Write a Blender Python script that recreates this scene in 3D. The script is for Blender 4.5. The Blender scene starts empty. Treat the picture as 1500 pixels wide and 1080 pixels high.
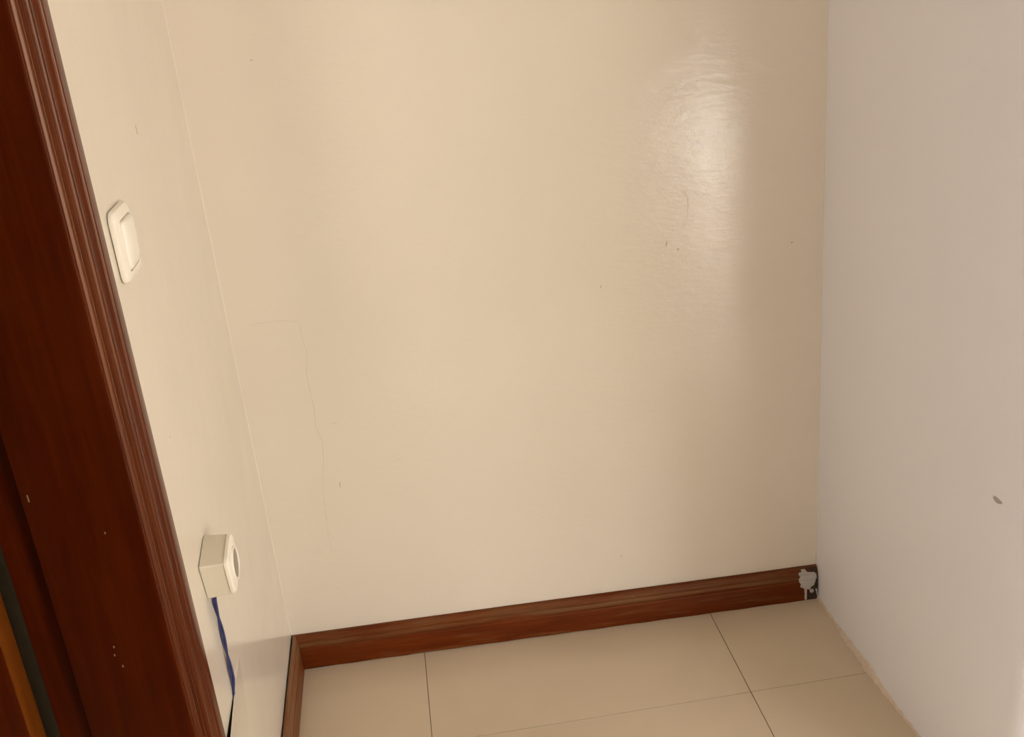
import bpy, bmesh, math, random
from mathutils import Vector, Matrix
random.seed(7)

# ------------------------------------------------------------------ scene, camera, world, exposure
S = bpy.context.scene
COL = S.collection
TB = 0.0162            # thickness of the skirting boards
KB = -0.0275           # the back wall is slightly out of square
W, KR = 1.0776, -0.0144  # right wall: x = W + KR*y
HB = 0.0764            # skirting height

CAM_POS = Vector((0.3105, -1.8367, 1.3557))
R_ = Vector((0.98750709, -0.1296754, -0.08952111))
U_ = Vector((0.13164987, 0.36676686, 0.92095081))
F_ = Vector((0.08659129, 0.9212309, -0.37925662))
cd = bpy.data.cameras.new('camera')
cam = bpy.data.objects.new('camera', cd)
COL.objects.link(cam)
cd.sensor_fit = 'HORIZONTAL'
cd.sensor_width = 36.0
cd.lens = 36.0 * 1562.38 / 1500.0
cd.clip_start = 0.02
M = Matrix((R_, U_, -F_)).transposed().to_4x4()
M.translation = CAM_POS
cam.matrix_world = M
S.camera = cam

w = bpy.data.worlds.new('overcast_sky')
S.world = w
w.use_nodes = True
bg = w.node_tree.nodes['Background']
bg.inputs['Color'].default_value = (1.0, 0.98, 0.955, 1)
bg.inputs['Strength'].default_value = 10.5

S.view_settings.view_transform = 'Standard'
S.view_settings.look = 'None'
S.view_settings.gamma = 1.0
S.view_settings.use_curve_mapping = False
S.view_settings.exposure = 0.0
S.cycles.use_denoising = True
S.cycles.max_bounces = 8
S.cycles.diffuse_bounces = 5
S.cycles.glossy_bounces = 3
S.cycles.caustics_reflective = False
S.cycles.caustics_refractive = False

# unseen openings behind the photographer, placed and sized for the daylight they give
YS = -2.6                                   # wall behind the camera
DOOR2 = (1.36, 3.15, 0.0, 2.0)              # x0,x1,z0,z1 balcony opening
WIN_ADDED = (-2.56, -1.74, 0.20, 2.25)               # y0,y1,z0,z1 added unseen window in left wall, lights the right wall
def portal(name, loc, rot, sx, sz):
    l = bpy.data.lights.new(name, 'AREA')
    l.shape = 'RECTANGLE'; l.size = sx; l.size_y = sz
    l.cycles.is_portal = True
    o = bpy.data.objects.new(name, l)
    o.location = loc; o.rotation_euler = rot
    COL.objects.link(o)
portal('daylight_portal_balcony', ((DOOR2[0]+DOOR2[1])/2, YS-0.08, (DOOR2[2]+DOOR2[3])/2), (math.radians(90), 0, 0), DOOR2[1]-DOOR2[0], DOOR2[3]-DOOR2[2])
portal('daylight_portal_added', (-0.10, (WIN_ADDED[0]+WIN_ADDED[1])/2, (WIN_ADDED[2]+WIN_ADDED[3])/2), (math.radians(90), 0, math.radians(-90)), WIN_ADDED[1]-WIN_ADDED[0], WIN_ADDED[3]-WIN_ADDED[2])

# ------------------------------------------------------------------ helpers
def link(name, me, mat=None, parent=None, **props):
    o = bpy.data.objects.new(name, me)
    COL.objects.link(o)
    if mat is not None and me is not None:
        me.materials.append(mat)
    if parent is not None:
        o.parent = parent
    for k, v in props.items():
        o[k] = v
    return o

def finish(name, bm, mat, parent=None, origin=None, smooth=False, **props):
    """bm in world coordinates -> mesh object; origin = parent's location to subtract"""
    if origin is not None:
        bmesh.ops.translate(bm, verts=bm.verts, vec=-Vector(origin))
    bmesh.ops.recalc_face_normals(bm, faces=bm.faces)
    me = bpy.data.meshes.new(name)
    bm.to_mesh(me); bm.free()
    if smooth is not False:
        for p in me.polygons: p.use_smooth = True
        if smooth is not True:
            me.set_sharp_from_angle(angle=math.radians(smooth))
    return link(name, me, mat, parent, **props)

def box(bm, a, b, bevel=0.0, seg=2):
    g = bmesh.ops.create_cube(bm, size=1.0)
    vs = g['verts']
    for v in vs:
        v.co = Vector((a[i] + (b[i]-a[i])*(v.co[i]+0.5) for i in range(3)))
    if bevel > 0:
        es = list({e for v in vs for e in v.link_edges})
        bmesh.ops.bevel(bm, geom=es, offset=bevel, segments=seg, profile=0.5, affect='EDGES')
    return bm

def nbox(name, a, b, mat, parent=None, origin=None, bevel=0.0, **props):
    return finish(name, box(bmesh.new(), a, b, bevel), mat, parent, origin, smooth=(35 if bevel else False), **props)

def sweep(bm, rings, close=True, caps=True):
    """rings: list of lists of points, skinned together"""
    R = [[bm.verts.new(p) for p in r] for r in rings]
    n = len(R[0])
    for a, b in zip(R, R[1:]):
        for i in range(n if close else n-1):
            j = (i+1) % n
            bm.faces.new((a[i], a[j], b[j], b[i]))
    if caps and close:
        bm.faces.new(R[0][::-1]); bm.faces.new(R[-1])
    return bm

def tube(bm, pts, r, n=8):
    pts = [Vector(p) for p in pts]
    rings = []
    up = Vector((0.3, 1, 0.2)).normalized()
    for i, p in enumerate(pts):
        t = (pts[min(i+1, len(pts)-1)] - pts[max(i-1, 0)]).normalized()
        a = t.cross(up).normalized(); b = t.cross(a)
        rings.append([p + (a*math.cos(q*2*math.pi/n) + b*math.sin(q*2*math.pi/n))*r for q in range(n)])
    return sweep(bm, rings)

def poly_plate(bm, pts, to3d, t0, t1):
    """flat outline (2D) -> thin solid; to3d(p, t) maps outline point and height above the surface"""
    a = [bm.verts.new(to3d(p, t0)) for p in pts]
    b = [bm.verts.new(to3d(p, t1)) for p in pts]
    bm.faces.new(b)
    n = len(pts)
    for i in range(n):
        j = (i+1) % n
        bm.faces.new((a[i], a[j], b[j], b[i]))
    bmesh.ops.triangulate(bm, faces=[f for f in bm.faces if len(f.verts) > 4])
    return bm

# ------------------------------------------------------------------ materials
def new_mat(name):
    m = bpy.data.materials.new(name); m.use_nodes = True
    nt = m.node_tree
    return m, nt, nt.nodes['Principled BSDF']

def N(nt, t, **kw):
    n = nt.nodes.new(t)
    for k, v in kw.items():
        if k in n.inputs: n.inputs[k].default_value = v
        else: setattr(n, k, v)
    return n

def coords(nt, scale=(1, 1, 1)):
    c = N(nt, 'ShaderNodeTexCoord'); m = N(nt, 'ShaderNodeMapping')
    m.inputs['Scale'].default_value = scale
    nt.links.new(c.outputs['Object'], m.inputs['Vector'])
    return m.outputs['Vector']

def ramp(nt, fac, stops):
    r = N(nt, 'ShaderNodeValToRGB')
    e = r.color_ramp.elements
    e[0].position, e[0].color = stops[0][0], (*stops[0][1], 1)
    e[1].position, e[1].color = stops[-1][0], (*stops[-1][1], 1)
    for p, c in stops[1:-1]:
        x = e.new(p); x.color = (*c, 1)
    nt.links.new(fac, r.inputs['Fac'])
    return r.outputs['Color']

def bump(nt, b, height, strength, dist, prev=None):
    n = N(nt, 'ShaderNodeBump'); n.inputs['Strength'].default_value = strength; n.inputs['Distance'].default_value = dist
    nt.links.new(height, n.inputs['Height'])
    if prev is not None: nt.links.new(prev, n.inputs['Normal'])
    nt.links.new(n.outputs['Normal'], b.inputs['Normal'])
    return n.outputs['Normal']

def paint(name, c1, c2, rough, spec=0.5, streak=0.22):
    m, nt, b = new_mat(name)
    v = coords(nt)
    n1 = N(nt, 'ShaderNodeTexNoise', Scale=2.2, Detail=4.0, Roughness=0.55)
    nt.links.new(v, n1.inputs['Vector'])
    nt.links.new(ramp(nt, n1.outputs['Fac'], [(0.3, c1), (0.7, c2)]), b.inputs['Base Color'])
    b.inputs['Roughness'].default_value = rough
    b.inputs['Specular IOR Level'].default_value = spec
    # large, gentle waviness of the plaster + roller stipple + a few brush streaks
    w1 = N(nt, 'ShaderNodeTexNoise', Scale=5.0, Detail=2.0); nt.links.new(v, w1.inputs['Vector'])
    p = bump(nt, b, w1.outputs['Fac'], 0.12, 0.012)
    s1 = N(nt, 'ShaderNodeTexNoise', Scale=1.0, Detail=5.0, Roughness=0.6)
    nt.links.new(coords(nt, (36, 36, 95)), s1.inputs['Vector'])
    p = bump(nt, b, s1.outputs['Fac'], streak, 0.0012, p)
    s2 = N(nt, 'ShaderNodeTexNoise', Scale=420.0, Detail=2.0); nt.links.new(v, s2.inputs['Vector'])
    bump(nt, b, s2.outputs['Fac'], 0.12, 0.0006, p)
    return m

def wood(name, dark, mid, light, axis, rough, scale=14.0, spec=0.5, worn=None, worn_z=None, ior=1.5):
    m, nt, b = new_mat(name)
    st = [scale*6]*3; st[axis] = scale*0.35
    v = coords(nt, st)
    n1 = N(nt, 'ShaderNodeTexNoise', Scale=1.0, Detail=6.0, Roughness=0.6, Distortion=0.6); nt.links.new(v, n1.inputs['Vector'])
    col = ramp(nt, n1.outputs['Fac'], [(0.3, dark), (0.52, mid), (0.75, light)])
    st2 = [2.0]*3
    n2 = N(nt, 'ShaderNodeTexNoise', Scale=7.0, Detail=3.0); nt.links.new(coords(nt), n2.inputs['Vector'])
    mx = N(nt, 'ShaderNodeMix', data_type='RGBA', blend_type='MULTIPLY'); mx.inputs['Factor'].default_value = 0.5
    nt.links.new(col, mx.inputs['A']); nt.links.new(ramp(nt, n2.outputs['Fac'], [(0.3, (0.7, 0.65, 0.6)), (0.7, (1, 1, 1))]), mx.inputs['B'])
    out = mx.outputs['Result']
    if worn is not None:                      # dust and rubbed varnish in streaks along the board
        n3 = N(nt, 'ShaderNodeTexNoise', Scale=1.0, Detail=5.0, Roughness=0.65)
        st3 = [60.0]*3; st3[axis] = 5.0
        nt.links.new(coords(nt, st3), n3.inputs['Vector'])
        f = N(nt, 'ShaderNodeMapRange'); f.inputs['From Min'].default_value = 0.55; f.inputs['From Max'].default_value = 0.75; f.inputs['To Max'].default_value = 0.6
        nt.links.new(n3.outputs['Fac'], f.inputs['Value'])
        m2 = N(nt, 'ShaderNodeMix', data_type='RGBA')
        fac = f.outputs['Result']
        if worn_z is not None:                # the moulded cap is rubbed and dusty almost everywhere
            sx = N(nt, 'ShaderNodeSeparateXYZ'); nt.links.new(coords(nt), sx.inputs['Vector'])
            mz = N(nt, 'ShaderNodeMapRange'); mz.inputs['From Min'].default_value = worn_z; mz.inputs['From Max'].default_value = worn_z + 0.006; mz.inputs['To Max'].default_value = 0.55
            nt.links.new(sx.outputs['Z'], mz.inputs['Value'])
            n4 = N(nt, 'ShaderNodeMapRange'); n4.inputs['From Min'].default_value = 0.35; n4.inputs['From Max'].default_value = 0.6
            nt.links.new(n3.outputs['Fac'], n4.inputs['Value'])
            ml = N(nt, 'ShaderNodeMath', operation='MULTIPLY'); nt.links.new(mz.outputs['Result'], ml.inputs[0]); nt.links.new(n4.outputs['Result'], ml.inputs[1])
            mm = N(nt, 'ShaderNodeMath', operation='MAXIMUM'); nt.links.new(fac, mm.inputs[0]); nt.links.new(ml.outputs[0], mm.inputs[1])
            fac = mm.outputs[0]
        nt.links.new(fac, m2.inputs['Factor']); nt.links.new(out, m2.inputs['A']); m2.inputs['B'].default_value = (*worn, 1)
        out = m2.outputs['Result']
    nt.links.new(out, b.inputs['Base Color'])
    b.inputs['Roughness'].default_value = rough
    b.inputs['Specular IOR Level'].default_value = spec
    b.inputs['IOR'].default_value = ior
    b.inputs['Specular Tint'].default_value = (1.0, 0.66, 0.46, 1)   # amber varnish
    bump(nt, b, n1.outputs['Fac'], 0.08, 0.0005)
    return m

def plain(name, c, rough=0.5, spec=0.5, metal=0.0, var=0.12, sc=60.0):
    m, nt, b = new_mat(name)
    n1 = N(nt, 'ShaderNodeTexNoise', Scale=sc, Detail=3.0); nt.links.new(coords(nt), n1.inputs['Vector'])
    lo = tuple(x*(1-var) for x in c)
    nt.links.new(ramp(nt, n1.outputs['Fac'], [(0.3, lo), (0.7, c)]), b.inputs['Base Color'])
    b.inputs['Roughness'].default_value = rough; b.inputs['Specular IOR Level'].default_value = spec; b.inputs['Metallic'].default_value = metal
    return m

CREAM = paint('cream_satin_paint', (0.70, 0.632, 0.53), (0.73, 0.662, 0.56), 0.145, spec=0.78, streak=0.4)
CREAM_SIDE = paint('cream_satin_paint_side', (0.70, 0.637, 0.535), (0.73, 0.667, 0.565), 0.15, spec=0.7, streak=0.12)
WHITE = paint('off_white_paint', (0.85, 0.84, 0.885), (0.87, 0.86, 0.905), 0.5, spec=0.3, streak=0.15)
CEIL = paint('white_ceiling_paint', (0.78, 0.76, 0.73), (0.80, 0.78, 0.75), 0.7, spec=0.3)
MAHOG = wood('dark_mahogany_varnish', (0.048, 0.0045, 0.0001), (0.066, 0.0072, 0.0002), (0.088, 0.011, 0.0004), 2, 0.27, spec=0.36)
MAHOG_CASING = wood('mahogany_casing_varnish', (0.060, 0.0075, 0.0003), (0.080, 0.012, 0.0006), (0.105, 0.019, 0.0012), 2, 0.24, spec=0.5, ior=1.42)
MAHOG_LIT = wood('mahogany_painted_lit', (0.11, 0.026, 0.001), (0.145, 0.036, 0.002), (0.18, 0.048, 0.004), 2, 0.5, spec=0.3)  # leaf edge as lit: the light on it is put into the colour
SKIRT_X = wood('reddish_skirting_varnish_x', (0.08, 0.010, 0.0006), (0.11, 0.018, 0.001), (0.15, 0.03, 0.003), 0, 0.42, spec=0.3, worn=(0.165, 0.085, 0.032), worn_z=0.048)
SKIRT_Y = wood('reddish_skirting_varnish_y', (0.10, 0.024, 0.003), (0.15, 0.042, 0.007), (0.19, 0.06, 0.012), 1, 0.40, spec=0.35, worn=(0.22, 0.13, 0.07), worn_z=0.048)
SEAL = plain('grey_rubber', (0.022, 0.016, 0.008), 0.9, spec=0.1)
GROUT = plain('brown_grout', (0.20, 0.135, 0.09), 0.9, spec=0.2)
PLASTIC = plain('cream_white_plastic', (0.84, 0.80, 0.70), 0.32, var=0.03, sc=9)
PLASTIC2 = plain('yellowed_plastic', (0.66, 0.61, 0.49), 0.38, var=0.05, sc=9)
WELL = plain('shaded_grey_plastic', (0.30, 0.26, 0.20), 0.45)  # shade inside the socket recess put into the plastic's colour
DARKGAP = plain('dark_recess', (0.03, 0.022, 0.016), 0.8)  # shade of gaps and recesses put into the colour
METAL = plain('socket_metal', (0.6, 0.58, 0.52), 0.35, metal=1.0)
WIREBLUE = plain('blue_wire_insulation', (0.026, 0.034, 0.14), 0.4, var=0.3)
SPLAT = plain('grey_white_paint_splash', (0.80, 0.75, 0.71), 0.45)
DIRT = plain('dark_grime', (0.09, 0.055, 0.035), 0.7, var=0.4, sc=150)
CRACK = plain('crack_shadow', (0.58, 0.51, 0.42), 0.7)
MARK = plain('grey_scuff', (0.42, 0.35, 0.28), 0.7)
CAULK = plain('beige_caulk', (0.66, 0.55, 0.44), 0.6, sc=120)
CHIP = plain('pale_wood_chip', (0.30, 0.18, 0.11), 0.7)
ALU = plain('white_aluminium', (0.75, 0.75, 0.73), 0.4)

m, nt, b = new_mat('beige_polished_tile')
n1 = N(nt, 'ShaderNodeTexNoise', Scale=3.2, Detail=6.0, Roughness=0.6, Distortion=0.4); nt.links.new(coords(nt), n1.inputs['Vector'])
nt.links.new(ramp(nt, n1.outputs['Fac'], [(0.25, (0.54, 0.44, 0.32)), (0.75, (0.60, 0.495, 0.362))]), b.inputs['Base Color'])
b.inputs['Roughness'].default_value = 0.2
b.inputs['Specular IOR Level'].default_value = 0.4
TILE = m

ST = 'structure'

# ------------------------------------------------------------------ floor
floor = nbox('floor', (-1.6, -4.2, -0.12), (3.6, 0.2, -0.0015), GROUT, kind=ST, label='floor of large beige polished tiles with thin dark joints')
G1, GC, T, GAP = 0.24575, -0.2759, 0.6, 0.0013
bm = box(bmesh.new(), (-T/2+GAP/2, -T/2+GAP/2, -0.008), (T/2-GAP/2, T/2-GAP/2, 0.0), 0.0005, 1)
bmesh.ops.recalc_face_normals(bm, faces=bm.faces)
tile_me = bpy.data.meshes.new('tile'); bm.to_mesh(tile_me); bm.free(); tile_me.materials.append(TILE)
for i in range(-3, 6):
    for j in range(-7, 2):
        cx, cy = G1 + (i+0.5)*T, GC + (j+0.5)*T
        if cx > 3.8 or cy > 0.4 or cy < -4.2: continue
        if cx < -0.5 and cy < -2.3: continue
        t = bpy.data.objects.new('tile', tile_me); COL.objects.link(t)
        t.parent = floor
        t.location = (cx, cy, random.uniform(-0.0002, 0.0))
        t.rotation_euler = (random.uniform(-1, 1)*0.0004, random.uniform(-1, 1)*0.0004, random.choice((0, 1, 2, 3))*math.pi/2)

# ------------------------------------------------------------------ walls
XL = -TB
def ybk(x): return TB + KB*x
H = 2.6
# back wall
bm = bmesh.new()
x0, x1, th = -0.4, 1.3, 0.15
sweep(bm, [[(x0, ybk(x0), -0.001), (x1, ybk(x1), -0.001), (x1, ybk(x1)+th, -0.001), (x0, ybk(x0)+th, -0.001)],
           [(x0, ybk(x0), H), (x1, ybk(x1), H), (x1, ybk(x1)+th, H), (x0, ybk(x0)+th, H)]])
wall_back = finish('wall_back', bm, CREAM, kind=ST, label='cream satin painted back wall of the niche with fine cracks')

# left wall with the doorway and an added window opening further back
DO0, DO1, DOH = -1.62, -0.815, 2.06      # rough opening (y), height
WT = 0.145
bm = bmesh.new()
def lw(ya, yb_, za, zb): box(bm, (XL-WT, ya, za), (XL, yb_, zb))
lw(-0.7605, TB, -0.001, H)
lw(-1.6295, -0.7605, 2.09, H)
lw(WIN_ADDED[1], -1.6295, -0.001, H)
lw(WIN_ADDED[0], WIN_ADDED[1], -0.001, WIN_ADDED[2]); lw(WIN_ADDED[0], WIN_ADDED[1], WIN_ADDED[3], H)
lw(YS, WIN_ADDED[0], -0.001, H)
wall_left = finish('wall_left', bm, CREAM_SIDE, kind=ST, label='cream painted left wall with a doorway, switch and socket')

# right wall: block beside the niche with a softly rounded outer corner
YE = -0.738
bm = bmesh.new()
def ring(z):
    pts = [(W+KR*0.0, 0.0, z)]
    r = 0.042
    xe = W+KR*YE
    pts = [(W - KR*0.0 + KR*0.02, 0.02, z), (W+KR*(-0.25), -0.25, z), (W+KR*(-0.5), -0.5, z)]
    for k in range(9):
        a = k/8*math.pi/2
        pts.append((xe + r - r*math.cos(a), YE + r - r*math.sin(a), z))
    pts += [(3.4, YE, z), (3.4, 0.02, z)]
    return pts
sweep(bm, [ring(-0.001), ring(1.0), ring(H)])
wall_right = finish('wall_right', bm, WHITE, smooth=30, kind=ST, label='off-white painted right wall of the niche with a rounded outer corner')

# room behind the camera
bm = bmesh.new()
def sw_(xa, xb, za, zb): box(bm, (xa, YS-0.15, za), (xb, YS, zb))
sw_(XL-WT, DOOR2[0], -0.001, H); sw_(DOOR2[1], 3.55, -0.001, H); sw_(DOOR2[0], DOOR2[1], DOOR2[3], H)
finish('wall_front', bm, CREAM, kind=ST, label='cream wall behind the camera with a wide balcony opening')
nbox('wall_east', (3.4, YS, -0.001), (3.55, 0.02, H), CREAM, kind=ST, label='cream far side wall of the room')
nbox('ceiling', (XL-WT, YS-0.15, H), (3.55, 0.2, H+0.1), CEIL, kind=ST, label='white ceiling')
# small hall behind the door
bm = bmesh.new()
box(bm, (-1.5, -2.1, -0.001), (-1.4, 0.2, H)); box(bm, (-1.4, -2.1, -0.001), (XL-WT, -2.0, H)); box(bm, (-1.4, 0.1, -0.001), (XL-WT, 0.2, H))
finish('wall_hall', bm, CREAM, kind=ST, label='cream walls of the hall beyond the doorway')
nbox('ceiling_hall', (-1.5, -2.1, H), (XL-WT, 0.2, H+0.1), CEIL, kind=ST, label='white hall ceiling')

# balcony opening: aluminium frame and a shutter added over the left bay to shape the highlight
d2 = link('door_2', None, kind=ST, label='aluminium balcony door frame with an added, part lowered roller shutter that shapes the daylight')
x0, x1, z0, z1 = DOOR2
XM = 1.74
for a, b_ in (((x0, z0), (x0+0.05, z1)), ((x1-0.05, z0), (x1, z1)), ((XM, z0), (XM+0.05, z1)), ((x0+0.05, z1-0.05), (XM, z1)), ((XM+0.05, z1-0.05), (x1-0.05, z1))):
    nbox('frame_bar', (a[0], YS-0.10, a[1]), (b_[0], YS-0.05, b_[1]), ALU, d2)
SH_Z = 0.60
sh_me = None
nsl = int((z1-0.05-SH_Z)/0.05)
for k in range(nsl):
    zz = SH_Z + k*0.05
    if sh_me is None:
        o = nbox('added_slat', (x0+0.05, YS-0.135, 0.001), (XM, YS-0.122, 0.0495), ALU, d2, bevel=0.003); sh_me = o.data
    else:
        o = link('added_slat', sh_me, None, d2)
    o.location.z = zz
# window added in the left wall to light the right wall
wn = link('window_added', None, kind=ST, label='white framed window added in the left wall behind the camera to light the right wall')
y0, y1, z0, z1 = WIN_ADDED
for a, b_ in (((y0, z0), (y0+0.05, z1)), ((y1-0.05, z0), (y1, z1)), (((y0+y1)/2-0.025, z0+0.05), ((y0+y1)/2+0.025, z1-0.05)), ((y0+0.05, z0), (y1-0.05, z0+0.05)), ((y0+0.05, z1-0.05), (y1-0.05, z1))):
    nbox('frame_bar', (XL-0.12, a[0], a[1]), (XL-0.07, b_[0], b_[1]), ALU, wn)

# wall corners: slightly uneven painted fillets
def fillet(name, cx, cy, dx, dy, size, mat, parent, seed, z0=0.0, z1=2.6):
    rnd = random.Random(seed)
    bm = bmesh.new(); rings = []
    n = 90
    s1 = s2 = size
    for k in range(n+1):
        z = z0 + (z1-z0)*k/n
        s1 += (size - s1)*0.3 + rnd.uniform(-1, 1)*size*0.22
        s2 += (size - s2)*0.3 + rnd.uniform(-1, 1)*size*0.22
        a, b_ = max(s1, 0.0006), max(s2, 0.0006)
        rings.append([(cx-dx*0.001, cy-dy*0.001, z), (cx+dx*a, cy-dy*0.0004, z), (cx+dx*a*0.4, cy+dy*b_*0.4, z), (cx-dx*0.0004, cy+dy*b_, z)])
    sweep(bm, rings)
    return finish(name, bm, mat, parent, smooth=60)
fillet('corner_filler', XL, ybk(XL), 1, -1, 0.0012, CREAM, wall_left, 3, z0=0.05)
fillet('corner_filler', W, ybk(W), -1, -1, 0.0008, CREAM, wall_right, 5, z0=0.03)

# caulk bead at the foot of the right wall
rnd = random.Random(11)
bm = bmesh.new(); rings = []
for k in range(76):
    y = -0.012 - k*0.0095
    xw = W + KR*y
    wv = 0.006 + 0.003*math.sin(y*17) + rnd.uniform(-1, 1)*0.0016
    if -0.22 < y < -0.12: wv += 0.004
    h = 0.007 + rnd.uniform(-1, 1)*0.002 + 0.003*math.sin(y*23+1)
    if -0.29 < y < -0.255: h += 0.004; wv += 0.002
    rings.append([(xw+0.001, y, 0.0), (xw-wv, y, 0.0003), (xw-wv*0.75, y, h*0.45), (xw-wv*0.25, y, h*0.9), (xw+0.001, y, h)])
sweep(bm, rings)
finish('caulk_bead', bm, CAULK, wall_right, smooth=50)

# ------------------------------------------------------------------ skirting boards
def skirt_profile():
    # (thickness from wall, height): flat face, quirk, stepped ogee cap
    return [(0.0, 0.0), (1.0, 0.0), (1.0, 0.046), (0.94, 0.0485), (0.90, 0.049), (0.90, 0.0505), (0.95, 0.052), (0.93, 0.0555), (0.85, 0.059),
            (0.78, 0.0605), (0.78, 0.062), (0.82, 0.0635), (0.78, 0.0665), (0.66, 0.070), (0.55, 0.0735), (0.45, 0.0755), (0.30, HB), (0.0, HB)]
rnd = random.Random(2)
bm = bmesh.new(); rings = []
nseg = 64
for k in range(nseg+1):
    f = k/nseg
    ring_ = []
    for t, z in skirt_profile():
        # mitre at the left end: the end follows the profile of the other board
        th = t*TB
        xs = -TB + th + 0.0005 if k == 0 else None
        xe = W - 0.0012
        x = xs if k == 0 else (-TB + 0.02) + (xe - (-TB + 0.02))*(k-1)/(nseg-1)
        zz = z
        if z == 0.0:
            zz = 0.0008 + 0.0012*abs(math.sin(x*31)) + (0.0026*math.exp(-((x-0.030)/0.014)**2))
        elif z < 0.05: zz = z
        yw = ybk(x)
        ring_.append((x, yw - th - 0.0003, zz + 0.0006*math.sin(x*5.0)))
    rings.append(ring_)
sweep(bm, rings)
skirt_b = finish('baseboard_back', bm, SKIRT_X, smooth=40, kind=ST, label='reddish brown varnished wooden skirting along the back wall, paint splashed at its right end')

bm = bmesh.new(); rings = []
TL = 0.0125
for k in range(40):
    ring_ = []
    for t, z in skirt_profile():
        th = t*TL
        x = -TL + th
        y = (-(t*TB) + TB - 0.0009) if k == 0 else -0.004 - (0.694-0.004)*(k-1)/38 - (0.012 if k == 1 else 0)
        if k > 1: y = -0.02 - (0.674)*(k-1)/38
        zz = z if z > 0 else 0.0006
        ring_.append((x + 0.0006*math.sin(y*9), y, zz))
    rings.append(ring_)
sweep(bm, rings)
skirt_l = finish('baseboard_left', bm, SKIRT_Y, smooth=40, kind=ST, label='reddish brown wooden skirting along the left wall with a dark gap behind')

nbox('gap_shade', (0.004, TB*0.0+0.0002, 0.0002), (0.062, TB-0.004, 0.0007), DARKGAP, skirt_b)  # dark strip painting the shade under the lifted skirting
# paint splash and grime at the right end of the back skirting
def on_skirt(p, t):
    x, z = p
    z = max(0.001, z)
    prof = [(a, h) for a, h in skirt_profile()[1:]]
    th = 1.0
    for (a0, h0), (a1, h1) in zip(prof, prof[1:]):
        if h0 <= z <= h1 and h1 > h0:
            th = a0 + (a1-a0)*(z-h0)/(h1-h0); break
    return (x, ybk(x) - th*TB - 0.0004 - t, z)
def dense(pts, n=3):
    out = []
    for a, b_ in zip(pts, pts[1:]+pts[:1]):
        for k in range(n):
            out.append((a[0]+(b_[0]-a[0])*k/n, a[1]+(b_[1]-a[1])*k/n))
    return out
def skirt_patch(name, pts, mat, t, clip_top=0.066):
    """cells over the outline so that the patch follows the moulded face"""
    bm = bmesh.new()
    pts = [(min(x, W-0.0015), z) for x, z in pts]
    def inside(x, z):
        c = False
        for (xa, za), (xb, zb) in zip(pts, pts[1:]+pts[:1]):
            if (za > z) != (zb > z) and x < (xb-xa)*(z-za)/(zb-za)+xa: c = not c
        return c
    xs = [p[0] for p in pts]; zs = [p[1] for p in pts]
    st = 0.0008
    vd = {}
    def vert(i, k):
        if (i, k) not in vd:
            x = min(xs)+i*st; z = min(zs)+k*st
            vd[(i, k)] = bm.verts.new(on_skirt((x, z), t))
        return vd[(i, k)]
    for i in range(int((max(xs)-min(xs))/st)+1):
        for k in range(int((max(zs)-min(zs))/st)+1):
            if inside(min(xs)+(i+.5)*st, min(zs)+(k+.5)*st) and min(zs)+(k+1)*st < 0.0758:
                bm.faces.new((vert(i, k), vert(i+1, k), vert(i+1, k+1), vert(i, k+1)))
    bmesh.ops.solidify(bm, geom=bm.faces[:], thickness=-0.0006)
    return finish(name, bm, mat, skirt_b, smooth=60)
skirt_patch('grime_patch', [(1.0472, 0.0762), (1.0724, 0.0762), (1.0776, 0.0599), (1.0776, 0.0033), (1.0526, 0.0028), (1.0577, 0.0247), (1.0692, 0.041), (1.066, 0.0582), (1.0626, 0.0702)], DIRT, 0.0003)
skirt_patch('paint_splash', [(1.0414, 0.0745), (1.0491, 0.0745), (1.0547, 0.0675), (1.0668, 0.0671), (1.0727, 0.0629), (1.0732, 0.0538), (1.0692, 0.0432), (1.0673, 0.0368), (1.0615, 0.0332), (1.0587, 0.028), (1.0557, 0.0278), (1.0522, 0.029), (1.0526, 0.004), (1.0503, 0.0021), (1.0479, 0.0047), (1.0469, 0.0299), (1.042, 0.034), (1.038, 0.0358), (1.0389, 0.0435), (1.0355, 0.0486), (1.0348, 0.0554), (1.0387, 0.0593), (1.0357, 0.0631), (1.036, 0.0686), (1.0419, 0.0695)], SPLAT, 0.0010)
skirt_patch('paint_drop', [(1.0577, 0.0281), (1.0655, 0.028), (1.0676, 0.0209), (1.0637, 0.0174), (1.0588, 0.02)], SPLAT, 0.0010)
skirt_patch('paint_drop', [(1.0704, 0.0272), (1.0737, 0.0278), (1.0768, 0.0078), (1.0748, 0.0072)], SPLAT, 0.0010)

# ------------------------------------------------------------------ cracks and marks on the walls
def ribbon_back(name, pts, wd, mat):
    bm = bmesh.new()
    rnd = random.Random(len(pts))
    P = []
    for a, b_ in zip(pts, pts[1:]):
        for k in range(4):
            f = k/4
            P.append((a[0]+(b_[0]-a[0])*f+rnd.uniform(-1, 1)*0.0005, a[1]+(b_[1]-a[1])*f+rnd.uniform(-1, 1)*0.0005))
    P.append(pts[-1])
    rings = []
    for i, (x, z) in enumerate(P):
        a, b_ = P[max(i-1, 0)], P[min(i+1, len(P)-1)]
        d = Vector((b_[0]-a[0], b_[1]-a[1])).normalized()
        nx, nz = -d.y, d.x
        ww = wd*(0.4+0.6*rnd.random())*(0.35 if i in (0, len(P)-1) else 1)/2
        y = ybk(x)
        rings.append([(x+nx*ww, y+0.0003, z+nz*ww), (x+nx*ww, y-0.0002, z+nz*ww), (x-nx*ww, y-0.0002, z-nz*ww), (x-nx*ww, y+0.0003, z-nz*ww)])
    sweep(bm, rings)
    return finish(name, bm, mat, wall_back)
ribbon_back('crack', [(0.016, 0.7432), (0.0479, 0.7455), (0.0795, 0.7449), (0.1079, 0.7388)], 0.0010, CRACK)
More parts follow.
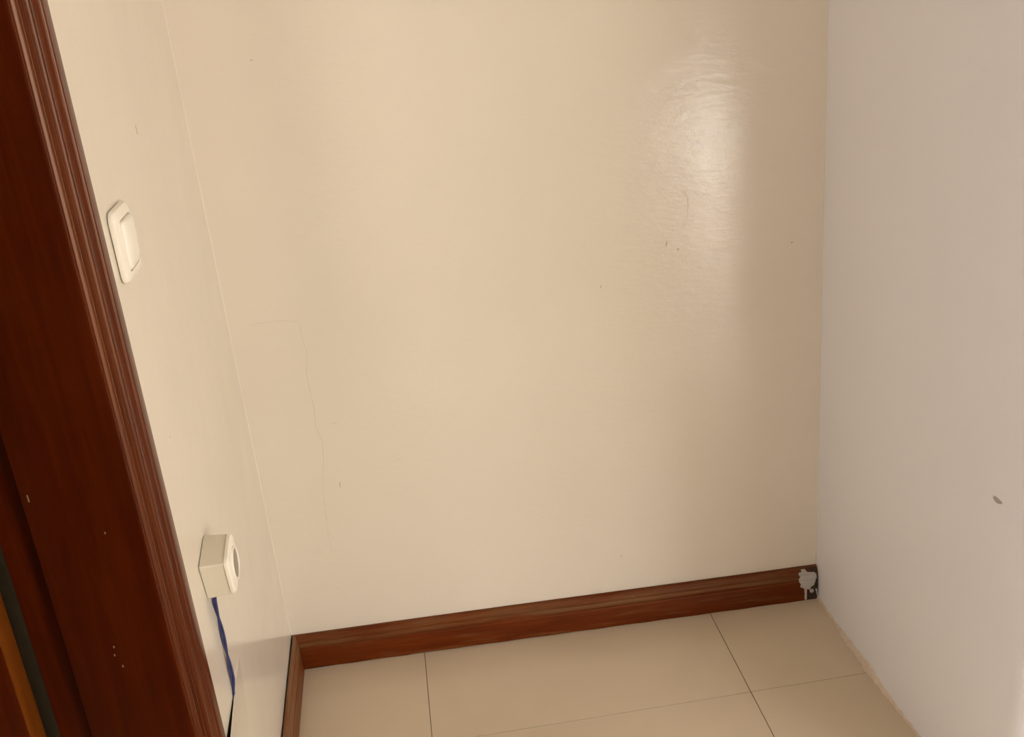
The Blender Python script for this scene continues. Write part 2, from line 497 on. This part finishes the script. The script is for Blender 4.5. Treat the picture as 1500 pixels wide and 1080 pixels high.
ribbon_back('crack', [(0.1082, 0.7366), (0.1105, 0.6994), (0.1137, 0.6766), (0.1055, 0.6401), (0.1074, 0.594), (0.1086, 0.5577), (0.106, 0.5266), (0.1135, 0.499), (0.1084, 0.4514), (0.1002, 0.4143), (0.0957, 0.3538), (0.0937, 0.3031), (0.0955, 0.2507)], 0.0012, CRACK)
ribbon_back('scratch', [(0.8181, 0.9013), (0.8253, 0.8879), (0.8273, 0.8698), (0.8229, 0.8473), (0.816, 0.83)], 0.0016, CRACK)
for x, z, dx, dz, wd in ((0.1321, 0.4025, 0.0, 0.012, 0.002), (0.1065, 1.1968, 0.002, 0.001, 0.003), (0.6601, 0.738, 0.0005, 0.006, 0.002), (0.785, 0.805, 0.0015, 0.010, 0.003),
                         (1.019, 0.7797, 0.003, 0.003, 0.003), (0.1414, 0.5322, 0.016, 0.002, 0.0015), (0.2491, 0.4419, 0.01, 0.001, 0.0015), (0.6684, 0.1582, 0.003, 0.002, 0.002), (0.806, 0.792, 0.002, 0.003, 0.003)):
    ribbon_back('scuff_mark', [(x-dx/2, z-dz/2), (x+dx*0.1, z), (x+dx/2, z+dz/2)], wd, MARK if wd > 0.0018 else CRACK)
# scuff on the right wall
bm = bmesh.new()
P = [(-0.607, 0.5585), (-0.613, 0.5578), (-0.620, 0.5582), (-0.628, 0.5600)]
rings = []
for i, (y, z) in enumerate(P):
    hw = (0.0022, 0.0040, 0.0036, 0.0012)[i]
    x = W+KR*y
    rings.append([(x-0.0003, y, z+hw), (x+0.0003, y, z+hw), (x+0.0003, y, z-hw), (x-0.0003, y, z-hw)])
sweep(bm, rings)
finish('scuff_mark', bm, plain('pale_grey_scuff', (0.46, 0.42, 0.40), 0.7), wall_right)
for y, z, dy, dz in ((-0.357, 1.156, 0.004, 0.012), (-0.55, 0.795, 0.004, 0.002)):
    bm = bmesh.new()
    box(bm, (XL-0.0003, y-dy/2, z-dz/2), (XL+0.0003, y+dy/2, z+dz/2), 0.0002, 1)
    finish('scuff_mark', bm, MARK, wall_left)

# ------------------------------------------------------------------ loosened plaster skin below a slot in the left wall
def off_panel(y, z):
    """stand-off from the wall: the skin has sprung away along its top, more towards the doorway"""
    f = max(0.0, min(1.0, (-0.44 - y)/0.24))
    g = max(0.0, min(1.0, (z - 0.17)/0.20))
    return -0.0006 + 0.0100*f*g*g
bm = bmesh.new()
ny, nz = 24, 14
grid = []
for i in range(ny+1):
    y = -0.44 + (-0.70 + 0.44)*i/ny
    top = 0.377 - 0.006*max(0, (-0.46-y))/0.15
    grid.append([(y, 0.13 + (top-0.13)*k/nz) for k in range(nz+1)])
TH = 0.0016
F = [[bm.verts.new((XL + off_panel(y, z), y, z)) for y, z in c] for c in grid]
B = [[bm.verts.new((XL + off_panel(y, z) - TH, y, z)) for y, z in c] for c in grid]
for i in range(ny):
    for k in range(nz):
        bm.faces.new((F[i][k], F[i+1][k], F[i+1][k+1], F[i][k+1]))
        bm.faces.new((B[i][k], B[i][k+1], B[i+1][k+1], B[i+1][k]))
    bm.faces.new((F[i][nz], F[i+1][nz], B[i+1][nz], B[i][nz]))
    bm.faces.new((F[i][0], B[i][0], B[i+1][0], F[i+1][0]))
for c in (0, ny):
    for k in range(nz):
        bm.faces.new((F[c][k], F[c][k+1], B[c][k+1], B[c][k]))
finish('loose_plaster', bm, CREAM_SIDE, wall_left, smooth=30)
# dark strip on the wall, painting the gap's shade where the wires go in
bm = bmesh.new()
ring_a = []
for i in range(9):
    f = i/8
    y = -0.505 - 0.19*f
    hgt = 0.0025 + 0.010*f
    zt = 0.374 - 0.006*(-0.46-y)/0.15
    ring_a.append([(XL-0.0005, y, zt-0.03), (XL+0.0004, y, zt-0.03), (XL+0.0004, y, zt+hgt*0.2), (XL-0.0005, y, zt+hgt*0.2)])
sweep(bm, ring_a)
finish('slot_shade', bm, DARKGAP, wall_left)

# ------------------------------------------------------------------ doorway: casing (trim_1), frame, seal, open leaf (door_1)
YO, YI = -0.700, -0.790          # outer and inner edge of the casing
prof = [(0.000, XL-0.0005), (0.000, 0.0030), (0.0012, 0.0040), (0.003, 0.0044), (0.0205, 0.0044), (0.0216, 0.0041), (0.0224, 0.0034), (0.0232, 0.0016),
        (0.0246, 0.0014), (0.0256, 0.0024), (0.0268, 0.0029), (0.0288, 0.0029), (0.0300, 0.0025), (0.0312, 0.0017), (0.0400, -0.0010), (0.0414, -0.0011),
        (0.0424, -0.0001), (0.0438, 0.0004), (0.0456, 0.0003), (0.0468, -0.0003), (0.0478, -0.0014), (0.0490, -0.0046), (0.0510, -0.0050), (0.0522, -0.0038), (0.0536, -0.0033), (0.0550, -0.0035), (0.0560, -0.0042), (0.0570, -0.0070),
        (0.0595, -0.0074), (0.0610, -0.0060), (0.0625, -0.0055), (0.0650, -0.0055), (0.0664, -0.0061), (0.0676, -0.0074), (0.0690, -0.0098), (0.0780, -0.0104), (0.0880, -0.0106), (0.0882, XL-0.0005)]
HT = 2.06
def casing_leg(name, sgn, yin):
    bm = bmesh.new()
    rings = []
    for z_in in (0.0, 0.5, 1.0, 1.5, HT):
        r = []
        for s, x in prof:
            u = 0.09 - s                       # distance from inner edge
            y = yin + sgn*u
            z = z_in if z_in < HT else HT + u
            r.append((x, y, z))
        rings.append(r)
    sweep(bm, rings)
    return bm
trim1 = link('trim_1', None, kind=ST, label='dark varnished moulded wooden door casing on the left wall')
finish('casing_upright', casing_leg('u', 1, YI), MAHOG_CASING, trim1, smooth=28)
YN = -1.60
finish('casing_upright', casing_leg('u', -1, YN), MAHOG_CASING, trim1, smooth=28)
bm = bmesh.new()
sweep(bm, [[(x, YI + (0.09-s), HT + (0.09-s)) for s, x in prof], [(x, YN - (0.09-s), HT + (0.09-s)) for s, x in prof]])
finish('casing_head', bm, MAHOG_CASING, trim1, smooth=28)

door1 = link('door_1', None, kind=ST, label='dark mahogany door frame with its leaf standing open')
# jamb profile in plan (x, y): wide flat, rounded arris, 15 mm rebate
def jamb(yface, sgn):
    f = yface
    back = f + sgn*0.030
    reb = f + sgn*0.014
    pts = [(-0.0168, back), (-0.0168, f+sgn*0.0019), (-0.0080, f+sgn*0.0019), (-0.0064, f+sgn*0.0016), (-0.0056, f+sgn*0.0010), (-0.0060, f+sgn*0.0004), (-0.0074, f+sgn*0.00005), (-0.0100, f), (-0.118, f), (-0.1195, f+sgn*0.0006), (-0.1200, f+sgn*0.002), (-0.1200, reb), (-0.1745, reb), (-0.1745, back)]
    return pts
for yf, sg in ((YI, 1), (YN, -1)):
    bm = bmesh.new()
    pp = jamb(yf, sg)
    sweep(bm, [[(x, y, z) for x, y in pp] for z in (0.0, 0.7, 1.4, HT)])
    finish('jamb', bm, MAHOG, door1, smooth=28)
nbox('head_jamb', (-0.1745, YN, HT), (-0.0095, YI, HT+0.03), MAHOG, door1)
nbox('door_seal', (-0.1725, YI+0.0075, 0.0), (-0.1590, YI+0.0139, HT), SEAL, door1, bevel=0.001)
leaf = nbox('leaf', (-0.96, -0.8185, 0.008), (-0.1735, -0.7785, 2.045), MAHOG, door1, bevel=0.0012)
nbox('lit_edge', (-0.1737, -0.8176, 0.009), (-0.1722, -0.7790, 2.044), MAHOG_LIT, leaf, bevel=0.0005)  # thin strip carrying the painted lit tone of the leaf's edge
for za, zb in ((0.25, 0.95), (1.15, 1.90)):
    nbox('panel_moulding', (-0.85, -0.8225, za), (-0.29, -0.8180, zb), MAHOG, leaf, bevel=0.002)
    nbox('door_panel', (-0.80, -0.8262, za+0.05), (-0.34, -0.8222, zb-0.05), MAHOG, leaf, bevel=0.0015)
bm = bmesh.new()
tube(bm, [(-0.90, -0.819, 1.02), (-0.90, -0.865, 1.02), (-0.895, -0.874, 1.02), (-0.80, -0.876, 1.02)], 0.009, 10)
finish('handle', bm, METAL, leaf, smooth=40)
for x, z, l in ((-0.0684, 0.6533, 0.004), (-0.0701, 0.6424, 0.004), (-0.0646, 0.6262, 0.004), (-0.045, 0.7978, 0.004), (-0.112, 0.851, 0.012)):
    nbox('chip', (x-0.0007, YI-0.0002, z-l*0.35), (x+0.0007, YI+0.0003, z+l*0.35), CHIP, door1)

# ------------------------------------------------------------------ light switch
def rrect(cy, cz, hy, hz, r, n=6):
    pts = []
    for sy, sz, a0 in ((1, 1, 0), (-1, 1, 90), (-1, -1, 180), (1, -1, 270)):
        for k in range(n+1):
            a = math.radians(a0 + 90*k/n)
            pts.append((cy + sy*(hy-r) + r*math.cos(a), cz + sz*(hz-r) + r*math.sin(a)))
    return pts
SWY, SWZ = -0.565, 1.0575
sw_loc = Vector((XL, SWY, SWZ))
sw = link('light_switch', None, label='cream white rocker light switch on the left wall beside the door casing', category='light switch'); sw.location = sw_loc
def loft(levels, bulge=0.0, cy=0.0, cz=0.0, hmax=0.04):
    bm = bmesh.new(); rings = []
    for x, hy, hz, r in levels:
        rings.append([(x, y, z) for y, z in rrect(cy, cz, hy, hz, r)])
    sweep(bm, rings)
    return bm
bm = loft([(0.0002, 0.0365, 0.0385, 0.010), (0.0015, 0.0365, 0.0385, 0.010), (0.0016, 0.0400, 0.0425, 0.012), (0.0050, 0.0402, 0.0427, 0.012), (0.0078, 0.0390, 0.0415, 0.012), (0.0096, 0.0360, 0.0385, 0.011), (0.0108, 0.0300, 0.0325, 0.008), (0.0108, 0.0285, 0.0305, 0.006), (0.0070, 0.0283, 0.0303, 0.006)])
finish('plate', bm, PLASTIC, sw, smooth=35)
bm = bmesh.new()
rings = []
for x, hy, hz, r in [(0.0060, 0.0272, 0.0292, 0.006), (0.0105, 0.0272, 0.0292, 0.006), (0.0130, 0.0262, 0.0282, 0.007), (0.0148, 0.0225, 0.0245, 0.008), (0.0160, 0.0150, 0.0170, 0.008), (0.0165, 0.006, 0.007, 0.005)]:
    rings.append([(x + 0.0012*(z/0.03), y, z) for y, z in rrect(0, 0, hy, hz, r)])
sweep(bm, rings)
finish('rocker', bm, PLASTIC, sw, smooth=50)
nbox('rocker_gap_shade', (0.0062, -0.0282, -0.0302), (0.0072, 0.0282, 0.0302), DARKGAP, sw)  # dark sheet painting the shadow gap around the rocker

# ------------------------------------------------------------------ crooked surface-mounted socket
so = link('wall_socket', None, label='crooked surface-mounted cream socket box low on the left wall above blue wires', category='socket')
so.location = (XL, -0.5275, 0.5835); so.rotation_euler = (math.radians(10.0), 0, 0)
# local: x out of the wall, y/z in the wall plane; half sizes
HY, HZ = 0.033, 0.029
bm = loft([(0.0006, HY-0.001, HZ-0.001, 0.002), (0.0015, HY, HZ, 0.002), (0.033, HY-0.001, HZ-0.001, 0.002), (0.0335, HY-0.002, HZ-0.002, 0.002)])
finish('box', bm, PLASTIC2, so, smooth=35)
# cover with a round recessed well
NS = 48
def squircle(hy, hz, e=9.0):
    out = []
    for k in range(NS):
        a = 2*math.pi*k/NS
        c, d = math.cos(a), math.sin(a)
        q = (abs(c/hy)**e + abs(d/hz)**e)**(-1/e)
        out.append((q*c, q*d))
    return out
def circ(rad): return squircle(rad, rad, 2.0)
lev = [(0.0335, squircle(HY-0.004, HZ-0.004)), (0.0336, squircle(HY+0.0006, HZ+0.0006)), (0.0375, squircle(HY+0.0006, HZ+0.0006)), (0.0398, squircle(HY-0.0012, HZ-0.0012)), (0.0405, squircle(HY-0.004, HZ-0.004, 6.0)),
       (0.0407, circ(0.0234)), (0.0424, circ(0.0232)), (0.0431, circ(0.0224)), (0.0431, circ(0.0210)), (0.0425, circ(0.0204)), (0.0380, circ(0.0202))]
bm = bmesh.new()
sweep(bm, [[(x, y, z) for y, z in pts] for x, pts in lev], caps=False)
finish('cover', bm, PLASTIC, so, smooth=35)
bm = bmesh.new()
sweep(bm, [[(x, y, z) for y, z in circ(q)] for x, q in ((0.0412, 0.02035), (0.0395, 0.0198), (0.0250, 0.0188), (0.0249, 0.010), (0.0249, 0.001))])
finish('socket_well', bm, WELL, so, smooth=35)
for s in (-1, 1):
    bm = bmesh.new()
    tube(bm, [(0.0248, s*0.0095, 0), (0.0256, s*0.0095, 0)], 0.0026, 12)
    finish('pin_hole', bm, DARKGAP, so)
    nbox('earth_clip', (0.0252, -0.0022, s*0.0178-0.0008), (0.0405, 0.003, s*0.0165+0.0014), METAL, so, bevel=0.0006)

# ------------------------------------------------------------------ blue wires
wr = link('electrical_wires', None, label='twisted pair of dark blue wires running down from the socket box into the slot', category='wires')
wr.location = (XL, -0.5375, 0.36)
for ph in (0, 1):
    pts = []
    n = 60
    for k in range(n+1):
        f = k/n
        z = 0.2 - 0.200*f
        tw = (f*3.3)*math.pi + ph*math.pi
        amp = 0.0028*(1-f)**2 + 0.0014
        y = amp*math.cos(tw*0.9 + 0.2) + 0.002*math.sin(f*3.0) - 0.001
        x = 0.0045 + 0.0016*math.sin(tw) + 0.012*max(0, 1-f*7)**2 - (0.0050*max(0, f-0.8)/0.2)
        pts.append((x, y, z))
    bm = bmesh.new()
    tube(bm, pts, 0.0018, 8)
    finish('wire', bm, WIREBLUE, wr, smooth=60)
